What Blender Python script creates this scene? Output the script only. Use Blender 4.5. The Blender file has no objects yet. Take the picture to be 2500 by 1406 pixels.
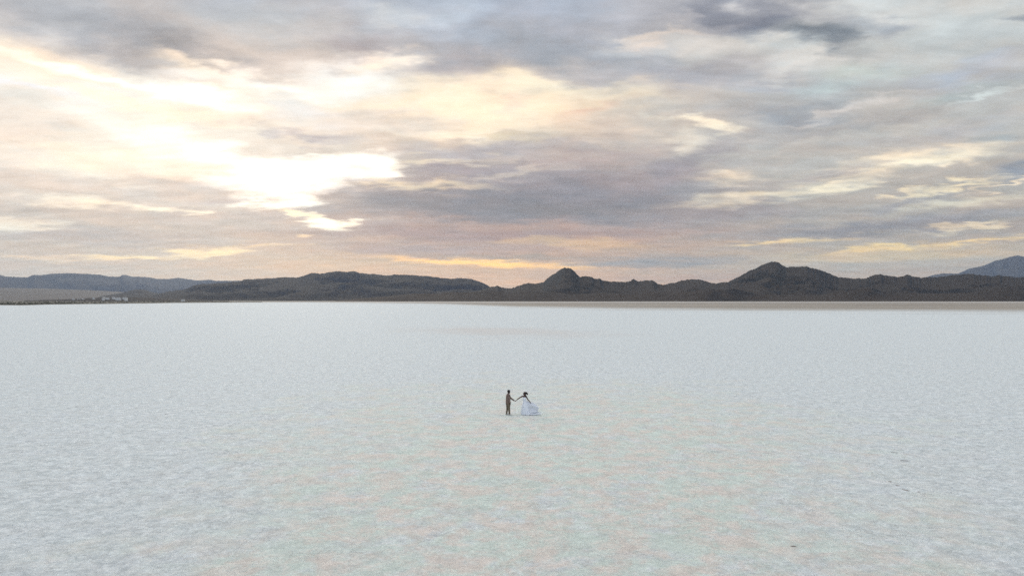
import bpy, bmesh, math, random
from mathutils import Vector, Matrix, noise

random.seed(7)
C = bpy.context.scene.collection
PI = math.pi
# ------------------------------------------------------------------ camera geometry
W0, H0 = 2500.0, 1406.0
F = 1667.0
CAMH = 8.3
PITCH = math.atan(28.5 / F)
HOR = 731.5
YP = 49.2                                    # how far away the couple stands

def ray(px, py):
    """direction through a point of the photo, scaled to a depth (y) of one"""
    u = (px - W0 / 2) / F
    v = (H0 / 2 - py) / F
    c, s = math.cos(PITCH), math.sin(PITCH)
    y = c - v * s
    z = s + v * c
    return Vector((u / y, 1.0, z / y))

def at(px, py, Y):
    r = ray(px, py)
    return Vector((r.x * Y, Y, CAMH + r.z * Y))

def ground_at(px, py):
    r = ray(px, py)
    Y = -CAMH / r.z
    return Vector((r.x * Y, Y, 0))

def lin(c):
    out = []
    for v in c[:3]:
        v = v / 255.0
        out.append(v / 12.92 if v <= 0.04045 else ((v + 0.055) / 1.055) ** 2.4)
    return tuple(out)

# ------------------------------------------------------------------ node helpers
class NT:
    def __init__(self, tree):
        self.t = tree; self.n = tree.nodes; self.l = tree.links; self.n.clear()
    def new(self, kind, **kw):
        nd = self.n.new(kind)
        for k, v in kw.items(): setattr(nd, k, v)
        return nd
    def put(self, sock, v):
        if v is None: return
        if isinstance(v, bpy.types.NodeSocket): self.l.new(v, sock)
        else: sock.default_value = v
    def math(self, op, a, b=None, c=None, clamp=False):
        nd = self.new('ShaderNodeMath', operation=op, use_clamp=clamp)
        self.put(nd.inputs[0], a); self.put(nd.inputs[1], b); self.put(nd.inputs[2], c)
        return nd.outputs[0]
    def vmath(self, op, a, b=None, scale=None):
        nd = self.new('ShaderNodeVectorMath', operation=op)
        self.put(nd.inputs[0], a); self.put(nd.inputs[1], b)
        if scale is not None: self.put(nd.inputs['Scale'], scale)
        return nd.outputs['Value'] if op in ('LENGTH', 'DOT_PRODUCT', 'DISTANCE') else nd.outputs[0]
    def comb(self, x=0.0, y=0.0, z=0.0):
        nd = self.new('ShaderNodeCombineXYZ')
        self.put(nd.inputs[0], x); self.put(nd.inputs[1], y); self.put(nd.inputs[2], z)
        return nd.outputs[0]
    def sep(self, v):
        nd = self.new('ShaderNodeSeparateXYZ'); self.put(nd.inputs[0], v); return nd.outputs
    def sepc(self, c):
        nd = self.new('ShaderNodeSeparateColor'); self.put(nd.inputs[0], c); return nd.outputs
    def noise(self, vec, scale, detail=4.0, rough=0.5, dist=0.0, color=False, dim='3D'):
        nd = self.new('ShaderNodeTexNoise', noise_dimensions=dim)
        self.put(nd.inputs['Vector'], vec); self.put(nd.inputs['Scale'], scale)
        self.put(nd.inputs['Detail'], detail); self.put(nd.inputs['Roughness'], rough)
        self.put(nd.inputs['Distortion'], dist)
        return nd.outputs['Color'] if color else nd.outputs['Fac']
    def mapr(self, v, a, b, c=0.0, d=1.0, kind='SMOOTHSTEP'):
        nd = self.new('ShaderNodeMapRange', interpolation_type=kind)
        self.put(nd.inputs[0], v); self.put(nd.inputs[1], a); self.put(nd.inputs[2], b)
        self.put(nd.inputs[3], c); self.put(nd.inputs[4], d)
        return nd.outputs[0]
    def mix(self, f, a, b, blend='MIX'):
        nd = self.new('ShaderNodeMix', data_type='RGBA', blend_type=blend)
        self.put(nd.inputs[0], f)
        for s, v in ((nd.inputs[6], a), (nd.inputs[7], b)):
            if isinstance(v, tuple): v = (v[0], v[1], v[2], 1.0)
            self.put(s, v)
        return nd.outputs[2]
    def mapping(self, vec, loc=(0, 0, 0), rot=(0, 0, 0), scale=(1, 1, 1), kind='POINT'):
        nd = self.new('ShaderNodeMapping', vector_type=kind)
        self.put(nd.inputs['Vector'], vec)
        if kind in ('POINT', 'TEXTURE'): nd.inputs['Location'].default_value = loc
        nd.inputs['Rotation'].default_value = rot; nd.inputs['Scale'].default_value = scale
        return nd.outputs[0]

def material(name):
    m = bpy.data.materials.new(name); m.use_nodes = True
    t = NT(m.node_tree)
    b = t.new('ShaderNodeBsdfPrincipled'); o = t.new('ShaderNodeOutputMaterial')
    t.l.new(b.outputs[0], o.inputs['Surface'])
    return m, t, b

def bump(t, b, height, strength=0.5, dist=0.05):
    bp = t.new('ShaderNodeBump')
    bp.inputs['Strength'].default_value = strength; bp.inputs['Distance'].default_value = dist
    t.put(bp.inputs['Height'], height); t.l.new(bp.outputs[0], b.inputs['Normal'])

# ------------------------------------------------------------------ object helpers
def obj(name, bm, mat, parent=None, smooth=True):
    me = bpy.data.meshes.new(name)
    bm.normal_update(); bm.to_mesh(me); bm.free()
    if smooth:
        for p in me.polygons: p.use_smooth = True
    if mat: me.materials.append(mat)
    o = bpy.data.objects.new(name, me); C.objects.link(o)
    if parent: o.parent = parent
    return o

def tag(o, label=None, cat=None, group=None, kind=None):
    if label: o['label'] = label
    if cat: o['category'] = cat
    if group: o['group'] = group
    if kind: o['kind'] = kind
    return o

def empty(name, loc=(0, 0, 0), rz=0.0):
    o = bpy.data.objects.new(name, None); C.objects.link(o)
    o.empty_display_size = 0.2
    o.location = loc; o.rotation_euler = (0, 0, rz)
    return o

def ball(bm, c, r, rot=None, seg=16, rings=10):
    """ellipsoid; r is a number or three radii"""
    if not hasattr(r, '__len__'): r = (r, r, r)
    M = Matrix.Translation(Vector(c)) @ (rot.to_matrix().to_4x4() if rot else Matrix.Identity(4)) @ Matrix.Diagonal((*r, 1))
    bmesh.ops.create_uvsphere(bm, u_segments=seg, v_segments=rings, radius=1.0, matrix=M)

def limb(bm, pts, seg=14):
    """closed tapered tube with round ends through (point, radius) pairs"""
    for (p, r) in pts: ball(bm, p, r, seg=seg, rings=8)
    for (p, r), (q, s) in zip(pts, pts[1:]):
        p, q = Vector(p), Vector(q); d = q - p
        if d.length < 1e-5: continue
        M = Matrix.Translation((p + q) / 2) @ d.to_track_quat('Z', 'Y').to_matrix().to_4x4()
        bmesh.ops.create_cone(bm, cap_ends=True, segments=seg, radius1=r, radius2=s, depth=d.length, matrix=M)

def fuse(o, voxel, smooth=4, fac=0.5):
    """melts the overlapping shapes of a mesh into one continuous skin"""
    m = o.modifiers.new('fuse', 'REMESH'); m.mode = 'VOXEL'; m.voxel_size = voxel; m.use_smooth_shade = True
    if smooth:
        s = o.modifiers.new('soft', 'SMOOTH'); s.iterations = smooth; s.factor = fac
    return o

def loft(bm, rings, closed_ends=True):
    vr = [[bm.verts.new(p) for p in ring] for ring in rings]
    n = len(vr[0])
    for a, b in zip(vr, vr[1:]):
        for i in range(n):
            bm.faces.new((a[i], a[(i + 1) % n], b[(i + 1) % n], b[i]))
    if closed_ends:
        bm.faces.new(list(reversed(vr[0]))); bm.faces.new(vr[-1])
    return vr

# ================================================================== SKY
SUN_AZ, SUN_EL = None, None
def azel(px, py):
    d = ray(px, py).normalized()
    return math.atan2(d.x, d.y), math.asin(d.z)
SUN_AZ, SUN_EL = azel(700, 440)

world = bpy.data.worlds.new('World'); bpy.context.scene.world = world; world.use_nodes = True
t = NT(world.node_tree)
tc = t.new('ShaderNodeTexCoord')
D = t.vmath('NORMALIZE', tc.outputs['Generated'])
s = t.sep(D)
az = t.math('ARCTAN2', s[0], s[1])
el = t.math('ARCSINE', s[2])
zz = t.math('ADD', t.math('MAXIMUM', s[2], 0.0), 0.13)
P = t.comb(t.math('DIVIDE', s[0], zz), t.math('DIVIDE', s[1], zz), 0.0)      # where the ray meets the cloud layer
# billows push the cloud edges about
w1 = t.sepc(t.noise(P, 2.3, 5.0, 0.52, color=True))
w2 = t.sepc(t.noise(t.mapping(P, rot=(0, 0, 0.35), scale=(1.0, 1.7, 1.0)), 5.5, 4.5, 0.55, color=True))
elp = t.math('ADD', t.math('MAXIMUM', el, 0.0), 0.02)
n_az = t.math('ADD', t.math('MULTIPLY', t.math('SUBTRACT', w1[0], 0.5), 0.20), t.math('MULTIPLY', t.math('SUBTRACT', w2[0], 0.5), 0.10))
n_el = t.math('MULTIPLY', elp, t.math('ADD', t.math('MULTIPLY', t.math('SUBTRACT', w1[1], 0.5), 0.26), t.math('MULTIPLY', t.math('SUBTRACT', w2[1], 0.5), 0.16)))
Q = t.comb(t.math('ADD', az, n_az), t.math('ADD', el, n_el), 0.0)
edge = t.math('MULTIPLY', t.math('SUBTRACT', w2[2], 0.5), 0.45)

def grad(stops):
    nd = t.new('ShaderNodeValToRGB')
    cr = nd.color_ramp
    while len(cr.elements) < len(stops): cr.elements.new(0.5)
    for e, (p, c) in zip(cr.elements, stops):
        e.position = p; e.color = (*lin(c), 1)
    t.put(nd.inputs[0], t.mapr(t.sep(Q)[1], 0.0, 0.5, 0.0, 1.0, 'LINEAR'))
    return nd.outputs[0]
def ep(py): return min(1.0, max(0.0, azel(1250, py)[1] / 0.5))
# broad colour of the cloud deck by height: left, middle and right of the bright west
gl = grad([(ep(720), (204, 192, 178)), (ep(640), (196, 190, 182)), (ep(560), (200, 192, 184)), (ep(440), (226, 214, 202)), (ep(300), (232, 226, 214)), (ep(180), (214, 204, 194)), (ep(80), (184, 184, 186)), (ep(0), (184, 186, 194))])
gm = grad([(ep(720), (202, 180, 168)), (ep(640), (196, 172, 154)), (ep(570), (178, 160, 158)), (ep(500), (160, 157, 162)), (ep(400), (186, 178, 174)), (ep(280), (212, 200, 186)), (ep(150), (176, 176, 180)), (ep(0), (178, 184, 194))])
gr = grad([(ep(720), (186, 174, 164)), (ep(650), (184, 178, 170)), (ep(580), (180, 174, 168)), (ep(500), (180, 178, 174)), (ep(400), (188, 186, 182)), (ep(280), (182, 184, 184)), (ep(150), (192, 196, 196)), (ep(0), (204, 206, 206))])
qs = t.sep(Q)
col = t.mix(t.mapr(qs[0], azel(350, 700)[0], azel(1100, 700)[0]), gl, gm)
col = t.mix(t.mapr(qs[0], azel(1350, 700)[0], azel(2050, 700)[0]), col, gr)
# the rest of the sky, behind and above the camera: a plain grey-blue deck
back = t.mapr(s[1], 0.55, 0.15)
over = t.mapr(s[2], 0.45, 0.75)
col = t.mix(t.math('MAXIMUM', back, over), col, lin(BACKSKY := (160, 174, 196)))
col = t.mix(over, col, lin(ZENITH := (217, 221, 224)))

BR = []
def br(px, py, rx, ry, c, a=1.0, ang=0.0, k=1.0, soft=-0.05):
    BR.append((px, py, rx, ry, c, a, ang, k, soft))
# ---- upper left bank
br(200, 55, 480, 85, (180, 182, 188), .85, -4)
br(330, 100, 300, 50, (172, 173, 177), .8, -11)
br(380, 115, 200, 60, (166, 166, 170), .7, -10)
br(430, 112, 125, 62, (160, 161, 165), .85, -6)
br(740, 55, 260, 70, (186, 187, 189), .8)
br(680, 125, 180, 50, (200, 193, 188), .8)
br(860, 95, 70, 38, (176, 170, 174), .7)
br(90, 150, 240, 36, (236, 222, 204), .9, -8)
br(470, 165, 130, 22, (230, 216, 198), .8, -8)
br(280, 203, 300, 17, (255, 252, 240), 1, -6, 1.05)
br(640, 205, 240, 24, (250, 247, 240), .85, 0)
br(60, 232, 210, 24, (226, 229, 234), .9, -3)
br(250, 240, 120, 14, (220, 222, 220), .7, -4)
br(60, 300, 190, 60, (208, 206, 202), .8)
br(60, 400, 190, 90, (208, 202, 196), .7)
br(160, 330, 130, 40, (232, 218, 200), .6)
br(330, 268, 260, 12, (250, 234, 212), .8, -5)
br(470, 240, 150, 24, (255, 253, 246), .85, -8, 1.05)
br(390, 340, 200, 40, (255, 251, 242), .9, -8, 1.1, -.5)
br(330, 400, 330, 34, (250, 240, 222), .8)
br(500, 395, 110, 18, (255, 250, 240), .8, 0, 1.05)
br(860, 190, 170, 50, (240, 241, 238), .9)
br(935, 148, 90, 26, (242, 230, 214), .85)
br(700, 262, 160, 30, (228, 230, 228), .7)
br(810, 290, 190, 34, (206, 206, 208), .85, -6)
br(760, 332, 130, 15, (180, 176, 182), .9, -4)
br(900, 370, 190, 22, (212, 202, 192), .7)
# ---- sun glow behind the deck
br(560, 380, 540, 170, (228, 216, 202), .35, -6, 1, -.4)
br(725, 432, 170, 38, (255, 253, 246), 1, 4, 1.5, -.5)
br(870, 400, 80, 20, (255, 252, 238), 1, 0, 1.2)
br(655, 485, 75, 24, (255, 253, 240), 1, 0, 1.3)
br(545, 385, 70, 24, (255, 253, 246), .8, 0, 1.1)
# ---- lower left
br(480, 470, 260, 22, (204, 196, 190), .85)
br(560, 484, 90, 10, (196, 186, 184), .7, 6)
br(100, 480, 190, 20, (210, 200, 190), .8)
br(250, 500, 200, 15, (254, 244, 222), .9, 0, 1, -.4)
br(460, 510, 60, 8, (254, 244, 220), .9, 0, 1.1)
br(470, 540, 330, 20, (198, 190, 184), .8)
br(20, 553, 110, 20, (255, 247, 226), .95, 0, 1.05, -.4)
br(300, 580, 430, 24, (180, 180, 183), .9)
br(820, 575, 330, 20, (180, 172, 172), .85)
br(700, 530, 260, 18, (196, 184, 178), .7)
br(795, 541, 62, 16, (255, 250, 228), 1, -10, 1.3, -.3)
br(750, 524, 70, 8, (252, 236, 200), .9, -8, 1.1)
br(735, 572, 40, 4, (246, 226, 190), .8)
br(500, 617, 64, 15, (255, 240, 192), 1, 6, 1.15, -.4)
br(330, 630, 120, 7, (252, 230, 184), .95, 1, 1.1)
br(110, 633, 130, 6, (232, 210, 184), .8)
br(620, 602, 160, 4, (240, 218, 180), .8, 2)
br(150, 665, 330, 12, (200, 192, 184), .6)
# ---- middle
br(1320, 460, 460, 75, (152, 146, 156), .6)
br(1200, 690, 460, 34, (220, 186, 158), .75)
br(1250, 600, 480, 34, (200, 168, 148), .6)
br(900, 650, 440, 22, (224, 188, 150), .55)
br(2100, 700, 520, 30, (206, 184, 164), .6)
br(560, 610, 520, 60, (216, 194, 172), .4)
br(2150, 628, 460, 24, (220, 200, 164), .65)
br(1260, 60, 330, 60, (174, 181, 194), .9)
br(1340, 120, 250, 50, (163, 168, 176), .9, -4)
br(1100, 165, 150, 26, (178, 174, 180), .7, 6)
br(1080, 48, 120, 34, (192, 199, 208), .75, 10)
br(960, 30, 80, 30, (204, 204, 204), .7)
br(1200, 265, 360, 85, (230, 217, 196), .95, 3)
br(1120, 262, 190, 50, (242, 230, 210), .8, 6)
br(1350, 215, 140, 26, (232, 222, 200), .7, -6)
br(1090, 318, 120, 20, (244, 234, 216), .8)
br(1460, 282, 90, 26, (212, 188, 172), .85, 6)
br(1220, 255, 50, 20, (230, 204, 190), .7, 20)
br(1245, 332, 120, 8, (206, 192, 168), .6, -6)
br(1500, 255, 120, 16, (222, 208, 186), .6)
br(1000, 300, 150, 30, (196, 192, 190), .6)
br(1200, 372, 230, 26, (180, 175, 178), .85, 2)
br(1150, 418, 120, 16, (170, 162, 168), .8, 4)
br(1430, 400, 190, 22, (184, 174, 174), .7, 8)
br(1020, 448, 220, 14, (222, 206, 182), .9, -2)
br(1080, 396, 150, 10, (220, 208, 188), .8, 4)
br(1250, 425, 130, 8, (206, 194, 182), .6, 6)
br(980, 500, 240, 26, (166, 164, 168), .8, 4)
br(1280, 500, 400, 44, (140, 142, 152), 1, 0)
br(1400, 520, 250, 22, (142, 144, 152), .9, -2)
br(1600, 420, 230, 30, (166, 160, 166), .85, 18)
br(1700, 530, 270, 32, (162, 158, 163), .9, 3)
br(1260, 552, 380, 12, (188, 164, 154), .7, -2)
br(1180, 575, 400, 15, (168, 150, 152), .85)
br(1400, 597, 200, 11, (210, 184, 154), .9, -4)
br(1060, 605, 320, 14, (174, 163, 165), .85)
br(1000, 640, 330, 9, (204, 182, 158), .8)
br(1200, 643, 240, 9, (252, 206, 136), 1, -3, 1.1, .1)
br(1250, 627, 260, 6, (172, 160, 150), .8, -2, 1, .1)
br(1600, 643, 230, 14, (154, 160, 167), .95)
br(1650, 615, 200, 10, (184, 170, 160), .7)
br(1700, 680, 330, 12, (188, 168, 160), .7)
# ---- right
br(1650, 180, 300, 34, (172, 174, 182), .85, -4)
br(1740, 100, 260, 28, (200, 200, 198), .8, -4)
br(1640, 70, 130, 12, (214, 206, 198), .8, 4)
br(1900, 195, 250, 22, (174, 178, 186), .7, -8)
br(1945, 275, 130, 46, (158, 165, 174), .9)
br(1800, 250, 160, 40, (180, 178, 178), .7)
br(1720, 312, 80, 16, (234, 226, 208), .95, -14)
br(1650, 348, 60, 22, (216, 208, 196), .85, -8)
br(1770, 5, 240, 42, (150, 156, 168), 1)
br(1880, 28, 190, 38, (140, 147, 162), 1, -9)
br(2020, 76, 130, 28, (138, 147, 157), 1, -20)
br(1680, 42, 140, 12, (176, 178, 184), .7)
br(2130, 38, 70, 20, (164, 172, 182), .8, -14)
br(2440, 20, 75, 12, (158, 166, 174), .85, 8)
br(1960, 145, 170, 20, (204, 204, 202), .8, 8)
br(2110, 180, 170, 30, (186, 196, 194), .8)
br(2410, 170, 190, 34, (178, 186, 198), .85, 9)
br(2300, 250, 220, 12, (176, 184, 184), .8, 9)
br(2420, 235, 140, 9, (204, 210, 208), .8, 10)
br(2100, 260, 230, 9, (198, 196, 194), .7, 6)
br(2060, 310, 230, 16, (172, 173, 175), .8, 4)
br(2350, 320, 190, 24, (180, 184, 190), .7, 6)
br(2450, 345, 120, 18, (166, 178, 186), .8)
br(2130, 345, 230, 16, (180, 180, 180), .7)
br(2220, 396, 260, 24, (232, 220, 198), .95, 4)
br(2230, 405, 90, 12, (248, 238, 216), .8)
br(2480, 420, 90, 24, (152, 162, 176), .9)
br(2060, 455, 120, 15, (246, 234, 208), .9, 5, 1, -.4)
br(1870, 478, 190, 18, (222, 212, 192), .9, 3)
br(1800, 432, 110, 18, (220, 208, 190), .85)
br(2000, 425, 140, 10, (178, 174, 174), .8, 6)
br(2290, 467, 130, 8, (232, 220, 192), .9, 9)
br(2450, 450, 110, 7, (232, 216, 192), .9, 10)
br(2380, 490, 190, 12, (212, 208, 192), .8, 4)
br(2180, 500, 160, 14, (168, 168, 172), .8, 6)
br(2280, 538, 250, 16, (160, 164, 172), .85, 2)
br(2120, 562, 380, 18, (150, 153, 162), .95)
br(2380, 556, 120, 7, (224, 210, 184), .8, 5)
br(1930, 590, 170, 8, (248, 218, 160), .85, 1, 1.0, -.5)
br(2170, 606, 190, 7, (246, 218, 158), .85, 3, 1.0, -.5)
br(2430, 586, 180, 9, (248, 222, 166), .85, 6, 1.0, -.5)
br(2150, 645, 330, 14, (178, 180, 178), .7)
ch = t.sepc(col)
col = t.comb(ch[0], ch[1], ch[2])              # colour to vector by hand: an automatic conversion would be evaluated too late
for (px, py, rx, ry, c, a, ang, k, soft) in BR:
    A, E = azel(px, py)
    ca = math.cos(A)
    Qi = t.vmath('ADD', Q, t.vmath('SCALE', col, scale=1e-9))      # harmless; makes each patch wait for the one before
    m = t.mapping(Qi, loc=(A, E, 0), rot=(0, 0, math.radians(ang)), scale=(rx / F * ca * ca * 1.12, ry / F * ca * 1.12, 1), kind='TEXTURE')
    ln = t.math('ADD', t.vmath('LENGTH', m), edge)
    keep = t.mapr(ln, soft, 1.35, 1.0 - a, 1.0)
    cc = tuple(min(4, v * (k if k <= 1 else k ** 1.5)) for v in lin(c))
    # written as (col - c) * keep + c: the running colour is worked out first, so few values are held at a time
    col = t.vmath('ADD', t.vmath('SCALE', t.vmath('SUBTRACT', col, cc), scale=keep), cc)
# fine wisps, streets of cloud and the pink / green shimmer of thin cloud
f1 = t.noise(P, 8.5, 9.0, 0.62, 0.4)
f2 = t.noise(t.mapping(P, rot=(0, 0, 0.5), scale=(0.7, 2.4, 1.0)), 3.8, 8.0, 0.6)
lum = t.math('ADD', 1.0, t.math('ADD', t.math('MULTIPLY', t.math('SUBTRACT', f1, 0.5), 0.30), t.math('MULTIPLY', t.math('SUBTRACT', f2, 0.5), 0.37)))
col = t.vmath('SCALE', col, scale=lum)
h1 = t.mapr(t.noise(t.vmath('ADD', P, (9.0, 4.0, 2.0)), 3.4, 6.0, 0.6), 0.35, 0.65, 0.0, 1.0)
col = t.vmath('MULTIPLY', col, t.mix(h1, (0.965, 1.0, 1.03), (1.035, 0.99, 0.965)))
ch = t.sepc(col)
lu = t.math('ADD', t.math('MULTIPLY', ch[0], .35), t.math('ADD', t.math('MULTIPLY', ch[1], .45), t.math('MULTIPLY', ch[2], .2)))
gain = t.math('MINIMUM', t.math('POWER', t.math('DIVIDE', lu, 0.52), 0.60), 1.16)               # thick cloud holds back more light
col = t.vmath('ADD', t.vmath('SCALE', col, scale=1.22), t.vmath('SCALE', t.comb(lu, lu, lu), scale=-0.22))
col = t.vmath('SCALE', col, scale=gain)
sky = t.new('ShaderNodeTexSky', sky_type='NISHITA')
sky.sun_disc = False; sky.sun_elevation = SUN_EL; sky.sun_rotation = SUN_AZ
col = t.vmath('SCALE', t.vmath('MULTIPLY', col, (1.02, 1.0, 0.97)), scale=10.0)
col = t.mix(0.02, col, sky.outputs[0])
bg = t.new('ShaderNodeBackground'); bg.inputs['Strength'].default_value = 0.1
t.put(bg.inputs['Color'], col)
wo = t.new('ShaderNodeOutputWorld'); t.l.new(bg.outputs[0], wo.inputs['Surface'])
world.cycles.sampling_method = 'MANUAL'; world.cycles.sample_map_resolution = 512

sun = bpy.data.lights.new('sun', 'SUN'); sun.energy = 0.9; sun.angle = math.radians(16); sun.color = (1.0, 0.9, 0.76)
so = bpy.data.objects.new('sun', sun); C.objects.link(so)
sd = Vector((math.sin(SUN_AZ) * math.cos(SUN_EL), math.cos(SUN_AZ) * math.cos(SUN_EL), math.sin(SUN_EL)))
so.rotation_euler = sd.to_track_quat('Z', 'Y').to_euler(); so.location = sd * 100

# ================================================================== GROUND
def salt_nodes(t):
    """colour and relief of the salt crust from real ground position"""
    g = t.new('ShaderNodeNewGeometry'); p = g.outputs['Position']
    x, y, z = t.sep(p)
    big = t.noise(p, 0.035, 4.0, 0.55)
    # damp, stained middle: a broad patch widening towards the near side
    dx = t.math('DIVIDE', t.math('SUBTRACT', x, t.math('ADD', 2.0, t.math('MULTIPLY', y, 0.02))), t.math('ADD', 7.0, t.math('MULTIPLY', y, 0.15)))
    dy = t.math('DIVIDE', t.math('SUBTRACT', y, 33.0), 26.0)
    rad = t.math('SQRT', t.math('ADD', t.math('MULTIPLY', dx, dx), t.math('MULTIPLY', dy, dy)))
    patch = t.mapr(t.math('ADD', rad, t.math('MULTIPLY', t.math('ADD', t.math('SUBTRACT', big, 0.5), t.math('MULTIPLY', t.math('SUBTRACT', t.noise(p, 0.25, 6.0, 0.65), 0.5), 1.3)), 2.2)), 1.7, 0.5)
    s1 = t.noise(p, 0.62, 9.0, 0.76, 0.3)
    s2 = t.noise(t.vmath('ADD', p, (31.0, 7.0, 3.0)), 0.45, 9.0, 0.76, 0.3)
    warm = t.math('MULTIPLY', t.mapr(s1, 0.43, 0.60), t.math('ADD', 0.10, t.math('MULTIPLY', patch, 0.80)))
    green = t.math('MULTIPLY', t.mapr(s2, 0.36, 0.54), t.math('ADD', 0.10, t.math('MULTIPLY', patch, 0.75)))
    col = t.mix(t.mapr(t.noise(p, 2.2, 9.0, 0.80), 0.38, 0.60), SALT_A, SALT_B)
    col = t.mix(t.math('MULTIPLY', patch, 0.25), col, (0.80, 0.80, 0.765))
    col = t.mix(green, col, SALT_G)
    col = t.mix(warm, col, SALT_W)
    # faint tan drift about 180 m out
    dd = t.math('DIVIDE', t.math('SUBTRACT', y, t.math('ADD', 178.0, t.math('MULTIPLY', x, -0.55))), 26.0)
    de = t.math('DIVIDE', t.math('ADD', x, 4.0), 26.0)
    dr = t.math('SQRT', t.math('ADD', t.math('MULTIPLY', dd, dd), t.math('MULTIPLY', de, de)))
    dm = t.mapr(t.math('ADD', dr, t.math('MULTIPLY', t.math('SUBTRACT', t.noise(p, 0.06, 5.0, 0.6), 0.5), 2.5)), 1.5, 0.0, 0.0, 0.42)
    col = t.mix(dm, col, SALT_D)
    # crust grain and thin dark joints
    gr_ = t.noise(p, 6.5, 9.0, 0.78)
    rg = t.noise(t.vmath('ADD', p, (5.0, 9.0, 1.0)), 1.9, 8.0, 0.70, 0.8)
    joint = t.mapr(t.math('ABSOLUTE', t.math('SUBTRACT', rg, 0.5)), 0.0, 0.022, 1.0, 0.0)
    joint = t.math('MULTIPLY', joint, t.mapr(t.noise(p, 0.5, 3.0), 0.48, 0.70))
    col = t.mix(t.math('MULTIPLY', joint, 0.55), col, (0.36, 0.33, 0.30))
    mot = t.noise(t.vmath('ADD', p, (3.0, 17.0, 8.0)), 1.5, 8.0, 0.68, 0.6)
    col = t.vmath('SCALE', col, scale=t.math('MULTIPLY', t.mapr(gr_, 0.36, 0.64, 0.83, 1.14, 'LINEAR'), t.mapr(mot, 0.36, 0.62, 0.90, 1.08, 'LINEAR')))
    hgt = t.math('ADD', t.math('MULTIPLY', gr_, 0.6), t.math('MULTIPLY', rg, 0.9))
    return p, x, y, col, hgt, joint

SALT_A, SALT_B = (0.61, 0.65, 0.665), (0.86, 0.89, 0.89)
SALT_G, SALT_W, SALT_D = (0.72, 0.80, 0.715), (0.84, 0.745, 0.67), (0.70, 0.61, 0.55)

m_salt, t, b = material('salt_crust')
p, x, y, col, hgt, joint = salt_nodes(t)
t.put(b.inputs['Base Color'], col); b.inputs['Roughness'].default_value = 0.85
b.inputs['Specular IOR Level'].default_value = 0.05
bump(t, b, hgt, 0.8, 0.12)

def mudline(xv):
    """distance at which the mud starts, by bearing u = x / y"""
    tab = [(-0.80, 1700), (-0.45, 1900), (-0.30, 2100), (-0.15, 1500), (-0.05, 980), (0.0, 790), (0.15, 640), (0.35, 540), (0.55, 500), (0.80, 470), (1.2, 450)]
    if xv <= tab[0][0]: return tab[0][1]
    for (a, ya), (b_, yb) in zip(tab, tab[1:]):
        if xv <= b_: return ya + (yb - ya) * (xv - a) / (b_ - a)
    return tab[-1][1]

bm = bmesh.new()
rs = [0.5, 8, 15, 25, 40, 70, 120, 220, 400, 800, 1600, 3200, 6400, 12800, 26000]
N = 96
prev = None
cv = bm.verts.new((0, 0, 0))
for r in rs:
    ring = [bm.verts.new((r * math.sin(2 * PI * i / N), r * math.cos(2 * PI * i / N), 0)) for i in range(N)]
    for i in range(N):
        j = (i + 1) % N
        bm.faces.new((cv, ring[j], ring[i]) if prev is None else (prev[i], prev[j], ring[j], ring[i]))
    prev = ring
g = obj('salt_flat', bm, m_salt, smooth=False)
tag(g, 'white cracked salt crust of the flat around the couple', kind='structure')

# mud flat beyond the salt: V coordinate = how far past the edge, stored as a mesh attribute
m_mud, t, b = material('mud_flat')
p, x, y, scol, hgt, joint = salt_nodes(t)
at_ = t.new('ShaderNodeAttribute', attribute_name='past'); past = at_.outputs['Fac']     # ln(distance / distance of the edge)
st = t.noise(t.mapping(p, scale=(0.0025, 0.014, 1)), 1.0, 7.0, 0.65)
msk = t.mapr(t.math('ADD', past, t.math('MULTIPLY', t.math('SUBTRACT', st, 0.5), 0.9)), 0.03, 0.50)
mud = t.mix(t.mapr(st, 0.35, 0.65), (0.30, 0.262, 0.22), (0.42, 0.375, 0.32))
Yd = y
wob = t.math('MULTIPLY', t.math('SUBTRACT', t.noise(t.mapping(p, scale=(0.0012, 0.001, 1)), 1.0, 4.0), 0.5), 500.0)
yw = t.math('ADD', y, wob)
def band(c, w): return t.mapr(t.math('ABSOLUTE', t.math('SUBTRACT', yw, c)), w, w * 0.5)
mud = t.mix(t.math('MULTIPLY', t.math('MULTIPLY', band(2150.0, 340.0), 0.9), msk), mud, (0.66, 0.62, 0.58))
mud = t.mix(t.math('MULTIPLY', band(1550.0, 120.0), 0.55), mud, (0.22, 0.20, 0.19))
mud = t.mix(t.mapr(yw, 2550.0, 3200.0), mud, (0.16, 0.145, 0.125))
col = t.mix(msk, scol, mud)
t.put(b.inputs['Base Color'], col); b.inputs['Roughness'].default_value = 0.9
b.inputs['Specular IOR Level'].default_value = 0.2
bm = bmesh.new()
us = [-1.3 + 2.6 * i / 160 for i in range(161)]
vs = [0, .06, .15, .3, .5, .8, 1.2, 1.7, 2.4, 3.2]
rows = []
for u in us:
    Y0 = mudline(u) * 0.80
    rows.append([bm.verts.new((u * min(Y0 * math.exp(v), 25000.0 / max(1, abs(u) + 0.3)), min(Y0 * math.exp(v), 25000.0 / max(1, abs(u) + .3)), 0.03 + 0.02 * v)) for v in vs])
for i in range(len(us) - 1):
    for j in range(len(vs) - 1):
        if (rows[i][j].co - rows[i][j + 1].co).length < 1 : continue
        bm.faces.new((rows[i][j], rows[i + 1][j], rows[i + 1][j + 1], rows[i][j + 1]))
bm.verts.index_update()
o = obj('mud_flat', bm, m_mud, smooth=False)
a = o.data.attributes.new('past', 'FLOAT', 'POINT')
k = 0
for u in us:
    for v in vs:
        a.data[k].value = v; k += 1
tag(o, 'beige mud flat between the white salt and the hills', kind='structure')

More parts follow.
